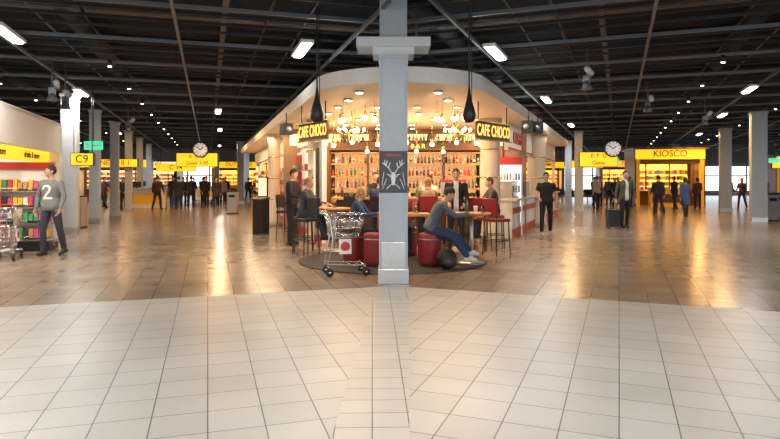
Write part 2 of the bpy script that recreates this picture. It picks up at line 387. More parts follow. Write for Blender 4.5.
# hanging signs, slightly angled towards the concourse
for px_, py_, rz, w_ in ((-1.58, 12.0, RZL+D(17), 1.25), (2.12, 12.1, RZR-D(17), 1.4)):
    e = empty('cafe_sign', (px_, py_, 0), rz); b = MB()
    b.box((0, .05, 2.52), (w_, .04, .36), M_dwood)
    for z in (2.34, 2.70): b.box((0, .02, z), (w_+.04, .08, .025), M_brass)
    for x in (-w_/2+.1, w_/2-.1): b.cyl((x, .05, 2.7), (x, .05, 3.075), .012, M_black)
    b.build('sign_board', parent=e); text('lettering', 'CAFE CHOCO', .32, M_gold, (0, .02, 2.52), 0, e, .004, sx=w_/2.25, sp=1.1)
for x, y in ((3.25, 13.2), (3.0, 13.0), (-2.35, 13.6)):
    b = MB(); b.box((0, 0, 0), (.22, .26, .26), M_black); b.cyl((0, -.13, 0), (0, -.15, 0), .06, M_steel); b.cyl((0, 0, .1), (0, 0, .37), .012, M_black); b.build('spotlight_box', (x, y, 2.7), random.uniform(-.6, .6))

# left flank
e = empty('shop_flank_wall', L0, RZL); b = MB()
b.box((-14.3, .9, 1.53), (20.4, .12, 3.06), M_white)
b.box((-14.3, .8, 2.75), (20.4, .1, .5), mat('fascia_warm', (.75, .65, .5), .4, em=.2, ecol=(1, .7, .35)))
b.box((-14.3, .78, .1), (20.4, .12, .2), M_redp)
seq = [M_warmlit, M_redp, M_orange, M_white, M_whitelit, M_yel, M_orange, M_white]
for i in range(9):
    x = -5.2-i*2.2; m_ = seq[i % 8]
    b.box((x, .8, 1.35), (1.5, .1, 2.0), M_white if i % 2 else M_dwood); b.box((x, .75, 1.6), (1.35, .05, 1.35), m_)
    for z in (.6, 1.0, 1.4, 1.8):
        b.box((x, .66, z), (1.3, .22, .025), M_wood)
        for k in range(9): b.box((x-.56+k*.14, .64, z+.09), (.09, .1, random.uniform(.1, .17)), random.choice(PAL))
b.build('shelved_wall', parent=e)
text('lettering', 'CHOCOLATE  SHOP', .3, M_gold, (-8, .73, 2.75), 0, e); text('lettering_red', 'GIFTS', .3, M_redp, (-13, .73, 2.75), 0, e)
lamp('flank_light', 'AREA', (-8, .1, 2.95), 100, (1, .76, .5), e, 7, .3); lamp('flank_light_far', 'AREA', (-17, .1, 2.95), 90, (1, .7, .4), e, 8, .3)
b = MB(); b.box((0, 0, .5), (.36, .32, 1.0), M_black); b.box((0, -.05, 1.02), (.42, .4, .04), M_dwood, rx=.15); b.box((0, .1, 1.35), (.32, .04, .6), M_black); b.box((0, .075, 1.35), (.26, .01, .52), M_warmlit)
b.build('host_desk', (-3.72, 17.3, 0), RZL+.9)

# right flank
e = empty('coffee_counter', R0, RZR); b = MB()
b.box((11.8, .75, .5), (12.2, .55, 1.0), M_white); b.box((11.8, .70, 1.02), (12.3, .72, .06), mat('counter_marble', (.75, .7, .64), .15, var=.15)); b.box((11.8, .46, .12), (12.22, .03, .24), M_redp); b.box((11.8, .46, .72), (12.22, .02, .16), M_redp)
for i in range(12): b.box((6.0+i*.95, .465, .45), (.02, .02, .4), M_steel)
b.build('counter_body', parent=e, bevel=.006)
b = MB()
for x in (6.6, 8.4, 12.5):
    b.box((x, .75, 1.08), (1.6, .5, .06), M_steel); b.box((x, .75, 1.5), (1.6, .5, .03), M_steel); b.box((x, .51, 1.3), (1.6, .012, .38), M_glass); b.box((x, .98, 1.3), (1.6, .02, .38), M_whitelit)
    for s in (-.8, .8): b.box((x+s, .75, 1.3), (.02, .5, .42), M_steel)
    for k in range(9): b.ell((x-.64+k*.16, .72, 1.15), (.06, .08, .045), random.choice(PAL[:6]))
b.build('pastry_case', parent=e)
b = MB(); b.box((12.4, 2.3, 1.53), (11.0, .12, 3.06), M_cwall)
for i in range(5):
    x = 8.0+i*2.2; b.box((x, 2.2, 2.15), (1.7, .06, .75), M_whitelit if i % 2 == 0 else M_warmlit); b.box((x, 2.16, 2.35), (1.6, .02, .12), M_redp)
    for z in (1.0, 1.4):
        b.box((x, 2.1, z), (1.8, .25, .03), M_wood)
        for k in range(12): b.box((x-.8+k*.145, 2.08, z+.1), (.08, .1, random.uniform(.1, .2)), random.choice(PAL))
b.build('back_shelving', parent=e)
b = MB(); b.box((11.8, .62, 2.71), (12.4, .1, .72), M_white); b.box((11.8, .56, 2.40), (12.4, .03, .05), M_redp)
for x in (10, 14, 17.8): b.box((x, .62, 1.7), (.22, .12, 1.4), M_beige)
b.build('header', parent=e)
text('lettering', 'COFFEE', .48, M_redp, (7.2, .555, 2.72), 0, e, .02); text('lettering_2', 'TO GO', .42, M_redp, (11, .555, 2.72), 0, e, .02)
lamp('counter_light', 'AREA', (8, 1.4, 3.0), 75, (1, .78, .52), e, 6, .4); lamp('counter_light_far', 'AREA', (14, 1.4, 3.0), 70, (1, .78, .52), e, 6, .4); lamp('header_light', 'AREA', (10, -.1, 3.02), 32, (1, .88, .72), e, 9, .2)
b = MB(); b.box((0, 0, 1.0), (.9, .7, 2.0), M_steel); b.box((0, -.355, 1.15), (.8, .02, 1.6), M_whitelit)
for z in (.5, .85, 1.2, 1.55):
    b.box((0, -.37, z), (.8, .05, .02), M_steel)
    for k in range(9): b.cyl((-.34+k*.085, -.385, z+.01), (-.34+k*.085, -.385, z+.2), .03, random.choice(PAL), 8)
b.box((0, -.3, 2.1), (.9, .15, .2), M_redp); b.build('drinks_fridge', (3.3, 17.45, 0), .1)

b = MB(); b.lathe([(1.8, 0), (1.8, .012), (1.76, .018)], M_carpet, seg=64); b.build('seating_carpet', (.05, 11.6, 0))

# ------------------------------------------------------------------ furniture
def drum(x, y, h=.6, rr=.2):
    z0 = .018; b = MB(); b.lathe([(rr*.95, z0), (rr*.95, .05)], M_black, seg=24); b.lathe([(rr, .05), (rr*1.02, .1), (rr*1.02, h-.08), (rr, h-.02), (rr*.9, h), (rr*.3, h+.005)], M_red, seg=24)
    b.lathe([(rr*1.03, h-.11), (rr*1.03, h-.09)], M_steel, seg=24); b.build('red_drum_stool', (x, y, 0))
for x, y in ((.72, 10.75), (-.27, 10.75), (-.68, 11.2), (.35, 12.2)): drum(x, y)
def high_table(x, y, w, d, h, rnd=False, z0=.018):
    b = MB()
    if rnd:
        b.lathe([(w*.96, h-.04), (w, h-.03), (w, h-.005), (w*.98, h)], M_wood, seg=32); b.cyl((0, 0, z0), (0, 0, h-.04), .035, M_steel); b.lathe([(.25, z0), (.24, z0+.02), (.04, z0+.04)], M_steel)
    else:
        b.box((0, 0, h-.025), (w, d, .05), M_wood)
        for s in (-1, 1):
            b.box((s*(w/2-.18), 0, h/2), (.07, .07, h-.06), M_black); b.box((s*(w/2-.18), 0, z0+.015), (.08, d*.8, .03), M_black)
    b.build('high_table', (x, y, 0), bevel=0 if rnd else .006)
high_table(.2, 11.4, 1.1, .6, .92); high_table(1.5, 11.05, .36, 0, .95, True, .018); high_table(-1.2, 13.0, .35, 0, .95, True, .018); high_table(1.6, 13.75, .35, 0, .95, True, 0)
def barchair(x, y, rz, col=M_red):
    b = MB(); h = .72
    b.box((0, 0, h), (.4, .4, .06), col); b.box((0, .19, h+.28), (.38, .05, .34), col, rx=-.1)
    for sx in (-1, 1):
        b.tube([(sx*.17, -.17, h-.03), (sx*.2, -.2, 0)], .014, M_black); b.tube([(sx*.17, .17, h+.4), (sx*.17, .17, h-.03), (sx*.2, .2, 0)], .014, M_black)
        b.tube([(sx*.185, -.185, .3), (sx*.185, .185, .3)], .01, M_black)
    b.tube([(-.185, -.185, .3), (.185, -.185, .3)], .01, M_black); b.build('bar_chair', (x, y, 0), rz, bevel=.01)
for x, y, rz in ((1.95, 13.05, 2.6), (2.4, 13.75, 1.5), (2.2, 12.4, 2.2), (-1.9, 13.2, -1.4), (-.9, 14.35, 3.1), (-.25, 14.4, 3.2), (1.5, 14.4, 3.0), (.9, 14.35, 3.1), (-1.75, 12.5, -.8)): barchair(x, y, rz, M_red if x > 0 else M_black)
barchair(-2.7, 15.7, 1.2, M_black)

def glass(x, y, z, k=0):
    b = MB(); 
    if k == 0: b.lathe([(.03, 0), (.04, .13), (.037, .13), (.028, .006)], M_glass, seg=14); b.lathe([(.027, .008), (.034, .09)], PAL[1], seg=14); b.build('drinking_glass', (x, y, z))
    elif k == 1: b.lathe([(.03, 0), (.042, .11), (.043, .115), (.02, .118)], M_paper, seg=14); b.build('paper_cup', (x, y, z))
    else: b.lathe([(.035, 0), (.035, .15), (.014, .2), (.014, .23)], BOT[1], seg=12); b.build('glass_bottle', (x, y, z))
for a in ((-.2, 11.45, .92, 0), (.02, 11.5, .92, 1), (.3, 11.3, .92, 2), (.5, 11.4, .92, 0), (1.6, 11.2, .95, 1), (1.7, 11.0, .95, 0), (1.45, 11.3, .95, 2), (-1.2, 13, .95, 0), (1.6, 13.7, .95, 1)): glass(*a)
b = MB(); b.lathe([(.06, 0), (.11, .012), (.12, .02), (.11, .018)], M_paper, seg=20); b.ell((0, 0, .04), (.06, .04, .03), PAL[5]); b.build('sandwich_plate', (.12, 11.26, .92))

def trolley(x, y, rz, nm='wire_cart', col=M_chrome):
    b = MB(); W = .0055
    def ring(z, w, l, xo=0): 
        q = [(-l/2+xo, -w/2, z), (l/2+xo, -w/2, z), (l/2+xo, w/2, z), (-l/2+xo, w/2, z), (-l/2+xo, -w/2, z)]
        for i in range(4): b.cyl(q[i], q[i+1], W*1.3, col, 6)
    Z1, Z0 = 1.0, .66
    for t in (0, .33, .66, 1): ring(Z0+(Z1-Z0)*t, .34+.10*t, .46+.14*t)
    n = 11
    for i in range(n+1):
        u = -1+2*i/n
        for s in (-1, 1): b.cyl((u*.23, s*.17, Z0), (u*.30, s*.22, Z1), W*.8, col, 5)
        b.cyl((u*.23, -.17, Z0), (u*.23, .17, Z0), W*.8, col, 5)
    for i in range(7):
        u = -1+2*i/6
        for s in (-1, 1): b.cyl((s*.23, u*.17, Z0), (s*.30, u*.22, Z1), W*.8, col, 5)
    for s in (-1, 1):
        b.tube([(-.38, s*.2, 1.08), (-.27, s*.2, .95), (-.22, s*.19, .6), (-.30, s*.19, .2), (.28, s*.19, .17), (.33, s*.19, .1)], .013, col, 8)
        b.tube([(-.22, s*.19, .62), (.2, s*.17, .64)], .012, col, 8)
        for xx in (-.3, .3):
            b.tube([(xx, s*.19, .19), (xx+.02, s*.19, .12)], .012, col, 6); b.cyl((xx+.03, s*.19-.018, .065), (xx+.03, s*.19+.018, .065), .065, M_rubber, 16); b.cyl((xx+.03, s*.19-.022, .065), (xx+.03, s*.19+.022, .065), .025, col, 10)
    b.cyl((-.38, -.21, 1.08), (-.38, .21, 1.08), .018, M_redp, 10)
    for i in range(6): b.cyl((-.28+i*.11, -.19, .19), (-.28+i*.11, .19, .18), W, col, 5)
    b.box((-.02, -.2, .48), (.2, .012, .24), M_paper, rx=-.1); b.ell((-.02, -.21, .48), (.08, .006, .08), PAL[0])
    b.ell((.08, 0, .74), (.13, .12, .07), PAL[7])
    return b.build(nm, (x, y, 0), rz)
trolley(-.75, 9.85, .25, 'luggage_cart')
b = MB(); b.ell((0, 0, .18), (.19, .13, .18), M_ink, seg=20, rings=14); b.ell((0, -.1, .13), (.13, .07, .1), PAL[7], seg=16)
b.tube([(-.05, .02, .34), (0, .02, .40), (.05, .02, .34)], .01, M_ink); b.tube([(-.1, -.12, .28), (-.17, -.16, .12), (-.12, -.1, .03)], .014, M_ink); b.build('backpack', (.98, 10.35, .015), .4)

for x, y in ((-1.12, 9.2), (1.22, 9.25)):
    b = MB(); b.lathe([(.012, .52), (.025, .42), (.04, .33), (.08, .2), (.105, .1), (.098, .03), (.06, -.02), (.02, -.03)], M_black, seg=20); b.cyl((0, 0, .5), (0, 0, 1.75), .012, M_black, 6)
    b.cyl((.04, 0, .3), (.04, 0, 1.75), .007, M_black, 5); b.lathe([(.07, 0.0), (.06, -.012)], M_duct, seg=20); b.build('hanging_loudspeaker', (x, y, 2.46))

def way(x, y, z, rz, w, h, clock, rows, nm='wayfinding_sign'):
    e = empty(nm, (x, y, z), rz); b = MB(); b.box((0, 0, 0), (w, .12, h), M_black); b.box((0, -.063, 0), (w-.04, .01, h-.04), M_yel)
    for s in (-1, 1): b.cyl((s*w*.4, 0, h/2), (s*w*.4, 0, 4.2-z), .012, M_black, 6)
    b.build('sign_box', parent=e)
    for i, t in enumerate(rows): text('lettering_%d' % i, t, h*.36 if len(rows) > 1 else h*.85, M_ink, (0, -.072, (len(rows)-1)*.14-i*.28), 0, e, .002)
    if clock:
        c = empty('hanging_clock', (x+clock[0], y-.25, z+clock[1]), rz); b = MB()
        b.cyl((0, .05, 0), (0, -.03, 0), .34, M_black, 32); b.cyl((0, -.03, 0), (0, -.04, 0), .29, M_clock, 32)
        for k in range(12):
            a = k*math.pi/6; b.box((math.sin(a)*.25, -.045, math.cos(a)*.25), (.025, .006, .07), M_ink, ry=a)
        b.box((.06, -.05, .05), (.04, .006, .17), M_ink, ry=.8); b.box((-.08, -.05, .06), (.035, .006, .24), M_ink, ry=-.9); b.cyl((0, .01, .33), (0, .01, 4.2-z-clock[1]), .02, M_black, 6)
        b.build('clock_face', parent=c)
way(-8.35, 26.0, 2.42, AL*.3, 1.75, .6, (.22, .43), ['B  C  D', 'Gates 1-90'])
way(8.4, 24.2, 2.38, -AR*.3, 1.5, .6, (.5, .42), ['E  F  G', 'Gates'])
way(-8.62, 16.85, 2.13, 0, .64, .36, None, ['C9'], 'gate_sign'); way(-13.2, 30, 2.4, 0, 1.2, .4, None, ['B 1']); way(20.5, 31, 2.35, 0, 1.6, .4, None, ['D 5'])
way(13.1, 40, 2.6, 0, 2.2, .5, None, ['WC']); way(-16.4, 46, 2.5, 0, 3, .6, None, ['C 14']); way(-9.3, 50, 2.6, 0, 2.4, .6, None, ['C 8'])
for x, y in ((-8.35, 16.9), (11.2, 30), (19.2, 30)):
    b = MB(); b.box((0, 0, 0), (.5, .08, .24), M_green); b.box((.08, -.045, 0), (.26, .01, .05), M_paper); b.box((-.15, -.045, 0), (.07, .01, .16), M_paper); b.cyl((0, 0, .1), (0, 0, 1.5), .012, M_black, 6); b.build('exit_sign', (x, y, 2.52))
def spot(x, y, z, rz):
    b = MB(); b.cyl((0, 0, 0), (0, 0, 4.3-z), .02, M_slat2, 6); b.box((0, 0, 0), (.14, .1, .16), M_slat2); b.lathe([(.06, 0), (.12, -.16), (.11, -.17)], M_slat2, (0, 0, -.05)); b.cyl((.1, 0, .1), (.1, -.25, .18), .06, M_colw); b.build('ceiling_spotlight', (x, y, z), rz)
for x, y, z in ((-7.6, 13.5, 3.55), (-7.9, 14.6, 3.5), (4.1, 12.5, 3.65), (-9.6, 22, 3.6), (7.3, 17, 3.7), (10.5, 20, 3.6)): spot(x, y, z, random.uniform(-1, 1))
b = MB(); b.cyl((0, 0, 0), (0, 0, .5), .02, M_slat2, 6); b.box((0, 0, -.06), (.34, .34, .12), M_colw); b.lathe([(.1, -.12), (.09, -.2), (.02, -.2)], M_black); b.build('security_camera', (.45, 10.2, 3.85))

# ------------------------------------------------------------------ left shop
o = (-7.35, 11.3, 0)
e = empty('convenience_shop', o, math.pi/2+AL)   # X along the corridor, Y = into the shop
b = MB()
b.box((.3, .1, 2.66), (9.4, .2, .78), M_white); b.box((.3, .3, 2.14), (9.3, .08, .3), M_yel)
b.box((4.95, 2.0, 1.52), (.25, 4.0, 3.04), M_white); b.box((-4.3, 2, 1.52), (.25, 4, 3.04), M_white)
b.box((.3, 4.0, 1.5), (9.4, .15, 3.0), mat('shop_wall', (.75, .65, .5), .5)); b.box((.3, 2, 3.0), (9.4, 4, .06), M_white)
b.box((.3, 3.85, 2.35), (9.2, .1, .42), M_whitelit)
for x in (-3, -.6, 1.8, 3.9):
    b.box((x, 3.8, 1.1), (2.0, .3, 2.0), M_white)
    for z in (.35, .75, 1.15, 1.55):
        for k in range(14): b.box((x-.93+k*.143, 3.6, z+.13), (.11, .1, random.uniform(.15, .27)), random.choice(PAL))
b.build('shop_shell', parent=e)
for x in (.6, 3.2): text('lettering', 'drinks & more', .22, M_ink, (x, .25, 2.14), 0, e, .004)
lamp('shop_light', 'AREA', (.5, 1.6, 2.9), 150, (1, .88, .7), e, 8, 2.0)
b = MB()
b.box((0, 0, .1), (1.5, .5, .16), M_black); b.box((0, .02, .95), (1.5, .06, 1.7), M_white)
for z in (.25, .6, .95, 1.3):
    b.box((0, -.14, z), (1.5, .3, .025), M_chrome); b.cyl((-.75, -.29, z+.07), (.75, -.29, z+.07), .008, M_chrome, 6)
    for k in range(14): b.box((-.68+k*.105, -.15, z+.13), (.085, .18, random.uniform(.12, .26)), random.choice(PAL), rx=-.12)
b.box((0, 0, 1.86), (1.5, .12, .16), M_redp)
b.build('product_display_stand', (-8.2, 13.2, 0), .15)
o2 = bpy.data.objects.new('product_display_stand', b.mesh('product_display_stand')); sc.collection.objects.link(o2); o2.location = (-9.6, 14.6, 0); o2.rotation_euler = (0, 0, .5)
b = MB()
for i in range(5):
    z = .05+i*.1
    for t in (0, 1):
        w = .2+.04*t; q = [(-w*1.4, -w, z+.2*t), (w*1.4, -w, z+.2*t), (w*1.4, w, z+.2*t), (-w*1.4, w, z+.2*t)]
        for k in range(4): b.cyl(q[k], q[(k+1) % 4], .008, M_redp if t else M_chrome, 6)
    for k in range(9):
        u = -1+k/4
        for s in (-1, 1): b.cyl((u*.28, s*.2, z), (u*.336, s*.24, z+.2), .005, M_chrome, 5)
    for k in range(6):
        u = -1+k/2.5
        for s in (-1, 1): b.cyl((s*.28, u*.2, z), (s*.336, u*.24, z+.2), .005, M_chrome, 5)
for s in (-1, 1):
    for t in (-1, 1): b.cyl((s*.3, t*.22, 0), (s*.3, t*.22, .75), .012, M_chrome)
b.build('shopping_basket_stack', (-8.1, 12.35, 0), .3)
trolley(-7.45, 11.65, 1.9, 'luggage_cart')
b = MB(); b.cyl((0, 0, .02), (0, 0, 1.3), .02, M_steel); b.lathe([(.18, 0), (.17, .02), (.03, .035)], M_black); b.box((0, -.02, 1.5), (.4, .03, .5), M_redp); b.box((0, -.04, 1.5), (.3, .01, .3), M_paper); b.build('price_sign_stand', (-9.2, 13.3, 0), .2)

# ------------------------------------------------------------------ kiosks and far shops
def shop(nm, x, y, rz, w, h, label, m1, m2, dep=2.5, lab=M_redp, inner=M_warmlit, pw=70, side=None):
    e = empty(nm, (x, y, 0), rz); b = MB()
    b.box((0, dep, h/2), (w, .1, h), M_dwood); 
    for s in (-1, 1): b.box((s*(w/2-.12), 0.12, h/2), (.24, .24, h), m1); b.box((s*(w/2), dep/2, h/2), (.08, dep, h), side or m1)
    b.box((0, .05, h-.3), (w, .2, .6), m2); b.box((0, dep/2, h), (w+.3, dep+.4, .1), M_dwood)
    b.box((0, .3, .5), (w*.55, .5, 1.0), m1); b.box((0, .28, 1.02), (w*.58, .6, .05), M_wood); b.box((0, .04, .5), (w*.5, .02, .5), M_dwood)
    b.box((0, dep-.08, 1.7), (w*.9, .05, 1.6), inner)
    b.box((0, .1, h-.75), (w*.9, .04, .2), M_dwood)
    for s in (-.34, 0, .34): b.box((s*w, .12, 1.75), (.07, .07, 1.5), M_dwood)
    for z in (.9, 1.2, 1.55, 1.9):
        b.box((0, dep-.25, z), (w*.9, .25, .03), M_wood)
        k = -w*.43
        while k < w*.43: b.box((k, dep-.28, z+.13), (.13, .12, random.uniform(.16, .28)), random.choice(PAL)); k += .16
    b.build('stall', parent=e); text('lettering', label, .5, lab, (0, -.07, h-.3), 0, e, .015)
    lamp('stall_light', 'AREA', (0, dep/2, h-.7), pw, (1, .66, .28), e, w*.7, 1)
M_brn = mat('brown_lettering', (.25, .03, .01), .5)
shop('yellow_kiosk', 16.0, 34.3, -.15, 3.75, 3.35, 'KIOSCO', M_yelp, M_yel, lab=M_brn, inner=M_yelb, pw=90, side=M_dwood)
shop('yellow_kiosk', 24.6, 35.5, -.3, 3.0, 3.0, 'SNACKS', M_yelp, M_yel, lab=M_brn, inner=M_yelb, side=M_dwood)
shop('far_shop', -20.5, 44, .2, 5, 3.1, 'NEWS', M_white, M_yel, inner=M_warmlit); shop('far_shop', -27.5, 40, .4, 5, 3.1, 'BOOKS', M_white, M_warmlit)
shop('far_shop', -14.2, 56.5, .1, 5, 3.3, 'DUTY FREE', M_yelp, M_yel, inner=M_yelb); shop('far_shop', 21, 52.5, -.2, 5, 3.3, 'FOOD', M_white, M_orange, lab=M_paper, inner=M_yelb)
shop('far_shop', 14.5, 57, -.1, 4, 3.3, 'PERFUME', M_white, M_yel, inner=M_yelb); shop('far_shop', -22.5, 56, .1, 5, 3.3, 'WATCHES', M_dwood, M_warmlit, inner=M_warmlit); shop('far_shop', 31, 44, -.4, 5, 3.2, 'TOYS', M_white, M_warmlit)
def seats(x, y, rz):
    b = MB()
    b.box((0, 0, .36), (2.6, .06, .06), M_steel)
    for i in range(4):
        xx = -.98+i*.65; b.box((xx, -.05, .43), (.56, .48, .07), PAL[7], rx=.08); b.box((xx, .22, .68), (.56, .07, .46), PAL[7], rx=-.2)
    for i in range(5): b.box((-1.3+i*.65, -.05, .6), (.04, .36, .03), M_steel); b.box((-1.3+i*.65, .1, .48), (.03, .03, .22), M_steel)
    for s in (-1, 1): b.box((s*.9, 0, .18), (.06, .06, .34), M_steel); b.box((s*.9, 0, .02), (.06, .55, .04), M_steel)
    b.build('waiting_bench', (x, y, 0), rz, bevel=.01)
for x, y, rz in ((19.5, 29.5, 1.2), (20.3, 25.8, 1.2), (22, 28.2, 1.2), (-17.5, 33, -1.2), (-19.5, 36.5, -1.2), (-21.5, 31, -1.2), (13.0, 42.2, 0), (16.8, 43.4, 0)): seats(x, y, rz)
def desk(x, y, rz):
    b = MB(); b.box((0, 0, .5), (2.2, .6, 1.0), M_white); b.box((0, -.05, 1.05), (2.3, .75, .06), M_steel); b.box((-.5, .1, 1.3), (.5, .05, .34), M_black); b.box((-.5, .1, 1.12), (.06, .06, .1), M_black); b.box((0, -.31, .5), (1.6, .02, .5), M_yelp)
    b.build('service_desk', (x, y, 0), rz, bevel=.01)
for x, y in ((-16.2, 40.4), (-14.2, 47), (-19.4, 41.5), (-13.6, 33.4), (-15.9, 36.6)): desk(x, y, .2)
def bin_(x, y):
    b = MB(); b.box((0, 0, .5), (.42, .42, 1.0), M_steel); b.box((0, 0, 1.02), (.46, .46, .05), M_black); b.box((0, -.215, .82), (.28, .01, .12), M_ink); b.box((0, 0, .03), (.44, .44, .06), M_black); b.build('waste_bin', (x, y, 0), 0, bevel=.01)
for x, y in ((-10.1, 19.4), (14.3, 22.6), (15.4, 24), (-7.2, 27.5)): bin_(x, y)

# ------------------------------------------------------------------ people
TMP = mat('tmp', (.5, .5, .5))
def skinm(k): return mat('skin_%d' % k, [(0.52, 0.27, 0.18), (0.60, 0.34, 0.24), (0.22, 0.10, 0.055)][k], .5)
def cloth(c): return mat('cloth_%02d_%02d_%02d' % tuple(int(q*99) for q in c), c, .85, var=.18, nscale=25)
def dv(p, o, s): p, o = D(p), D(o); return Vector((s*math.sin(o), -math.sin(p)*math.cos(o), -math.cos(p)*math.cos(o)))
TWO = [[(-.075, .07), (-.05, .12), (.03, .125), (.07, .08), (.05, .02), (-.08, -.11)], [(-.08, -.11), (.08, -.11)]]
def person(name, x, y, face, h=1.75, lean=0, legs=((0, 3, 0), (0, 3, 0)), arms=((5, 8, 15, 4), (5, 8, 15, 4)), pz=None, top=(.1, .1, .1), pants=(.02, .03, .06),
           shoe=(.02, .02, .02), hair=(.03, .02, .012), hlong=False, bald=False, sk=1, hp=0, hy=0, hem=-.06, coat=0, short=False, shirt=None, voxel=.016, slim=1.0, two=False, curl=18, toe=None):
    S = h/1.75; raw = MB(); B = []; slim *= 1.07
    P = Vector((0, 0, 0)); sp = Vector((0, -math.sin(D(lean)), math.cos(D(lean)))); sp2 = Vector((0, -math.sin(D(lean*1.25)), math.cos(D(lean*1.25))))
    def spine(t): return P+sp*t if t < .28 else P+sp*.28+sp2*(t-.28)
    ext = MB()
    rings = []
    for t, rx, ry in ((-.10, .085, .075), (-.06, .145, .105), (0, .168, .118), (.08, .158, .108), (.16, .145, .10), (.26, .160, .112), (.36, .178, .118), (.43, .178, .105), (.475, .15, .085), (.505, .085, .065), (.54, .058, .056)):
        c = spine(t); ax = sp if t < .28 else sp2; f = Vector((1, 0, 0)).cross(ax); k_ = slim if t < .5 else 1
        rings.append([c+Vector((1, 0, 0))*rx*k_*math.cos(q)+f*ry*k_*math.sin(q) for q in [2*math.pi*k/20 for k in range(20)]])
    raw.loft(rings, TMP)
    B.append((spine(.02), spine(.40), .125, 'torso')); B.append((spine(.0)+Vector((.07, 0, 0)), spine(.0)-Vector((.07, 0, 0)), .11, 'torso'))
    B.append((spine(.42)+Vector((.13, 0, 0)), spine(.42)-Vector((.13, 0, 0)), .085, 'torso'))
    low = 0
    for s, (p1, o1, p2), ti in ((-1, legs[0], 0), (1, legs[1], 1)):
        hip = P+Vector((s*.088, 0, -.03)); kn = hip+dv(p1, o1, s)*.42; an = kn+dv(p2, o1*.4, s)*.41
        m1 = hip.lerp(kn, .5); m2 = kn.lerp(an, .35)
        raw.tube([hip+(hip-kn)*.08, hip.lerp(kn, .15), m1, kn], [.085, .092, .082, .064], TMP, 14)
        raw.ell(kn, (.064, .064, .064), TMP); raw.tube([kn, m2, an.lerp(kn, .2), an+(kn-an)*.06], [.062, .064, .055, .058], TMP, 14)
        B += [(hip.lerp(kn, .12), kn, .075, 'leg'), (kn, an+(kn-an)*.10, .056, 'leg')]
        pitch = (toe[ti] if toe else max(0, -p2)*.7); fd = Vector((0, -math.cos(D(pitch)), -math.sin(D(pitch)))); up = Vector((0, -math.sin(D(pitch)), math.cos(D(pitch))))
        R = Matrix((Vector((1, 0, 0)), -fd, up)).transposed()
        c0 = an+up*(-.045)
        raw.ell(c0-fd*.035, (.037, .05, .035), TMP, R); raw.ell(c0+fd*.06, (.043, .11, .033), TMP, R); raw.ell(c0+fd*.03+up*.03, (.035, .06, .035), TMP, R); raw.cyl(an+up*.03, an-up*.05, .036, TMP, 12)
        raw.box(tuple(c0+fd*.045-up*.025), (.07, .22, .018), TMP, rx=D(pitch))
        B += [(c0-fd*.04, c0+fd*.14, .04, 'shoe'), (an, an, .03, 'shoe')]
        low = min(low, min((c0+fd*q-up*.035).z for q in (-.06, .14)))
    pel = (pz/S if pz else -low)
    for s, (p1, o1, p2, o2) in ((-1, arms[0]), (1, arms[1])):
        sh = spine(.445)+Vector((s*.165*slim, 0, 0)); el = sh+dv(p1, o1, s)*.285; w = el+dv(p2, o2, s)*.25
        raw.ell(sh, (.064, .06, .06), TMP); raw.tube([sh, sh.lerp(el, .4), el], [.059, .055, .046], TMP, 12); raw.ell(el, (.046, .046, .046), TMP)
        cuff = w.lerp(el, .07)
        raw.tube([el, el.lerp(w, .3), cuff], [.046, .044, .034 if not short else .026], TMP, 12); raw.cyl(cuff, w, .025, TMP, 10)
        B += [(sh, el.lerp(sh, .45 if short else 0), .055, 'arm'), (el, cuff, .036, 'skin' if short else 'arm'), (cuff.lerp(w, .3), w, .024, 'skin')]
        if short: B.append((sh.lerp(el, .6), el, .045, 'skin'))
        d = (w-el).normalized(); n = Vector((-s, 0, 0)) if abs(d.x) < .7 else Vector((0, 0, -1))
        if p2 > 60 and curl < 40: n = Vector((0, 0, -1)) if p2 < 110 else Vector((-s, 0, 0))
        n = (n-d*n.dot(d)).normalized(); wd = d.cross(n).normalized()
        if wd.dot(Vector((0, -1, .3))) < 0 : wd = -wd
        R = Matrix((wd, n, d)).transposed(); sk_ = skinm(sk)
        ext.ell(w+d*.045, (.040, .017, .052), sk_, R, 12, 8); ext.cyl(w-d*.03, w+d*.02, .025, sk_, 10)
        for i, (off, ln) in enumerate(((.029, .072), (.010, .080), (-.010, .075), (-.028, .058))):
            q = w+d*.082+wd*off; pts = [q-d*.02]; dd = d
            for j, fr in enumerate((.45, .32, .23)):
                an_ = D(curl*(j+1)+3*i); dd = d*math.cos(an_)+n*math.sin(an_); pts.append(pts[-1]+dd*(ln*fr+(.02 if j == 0 else 0)))
            ext.tube(pts, [.0088, .0085, .0078, .0062], sk_, 7)
        q = w+d*.022+wd*.028; t1 = (d*.6+wd*.75+n*.2).normalized(); t2 = (d*.9+wd*.25+n*.45).normalized()
        ext.tube([q-t1*.01, q+t1*.035, q+t1*.035+t2*.035], [.012, .0098, .007], sk_, 7)
    nb = spine(.53); hd = D(lean*.55+hp)
    Rh = Matrix.Rotation(D(hy), 3, 'Z') @ Matrix.Rotation(hd, 3, 'X')
    nd = Vector((0, -math.sin(D(lean*.8+hp*.3)), math.cos(D(lean*.8+hp*.3)))); hc = nb+nd*.13+Rh @ Vector((0, -.012, .015))
    raw.tube([nb-sp2*.05, nb, hc-nd*.03], [.062, .054, .052], TMP, 14); B.append((nb-sp2*.0, hc-nd*.05, .052, 'skin'))
    raw.ell(hc, (.074, .092, .112), TMP, Rh, 20, 14); raw.ell(hc+Rh @ Vector((0, -.022, -.058)), (.055, .066, .058), TMP, Rh, 16, 10)
    raw.ell(hc+Rh @ Vector((0, -.086, -.088)), (.022, .016, .016), TMP, Rh); raw.tube([hc+Rh @ Vector((0, -.088, .02)), hc+Rh @ Vector((0, -.106, -.022)), hc+Rh @ Vector((0, -.088, -.032))], [.009, .016, .012], TMP, 8)
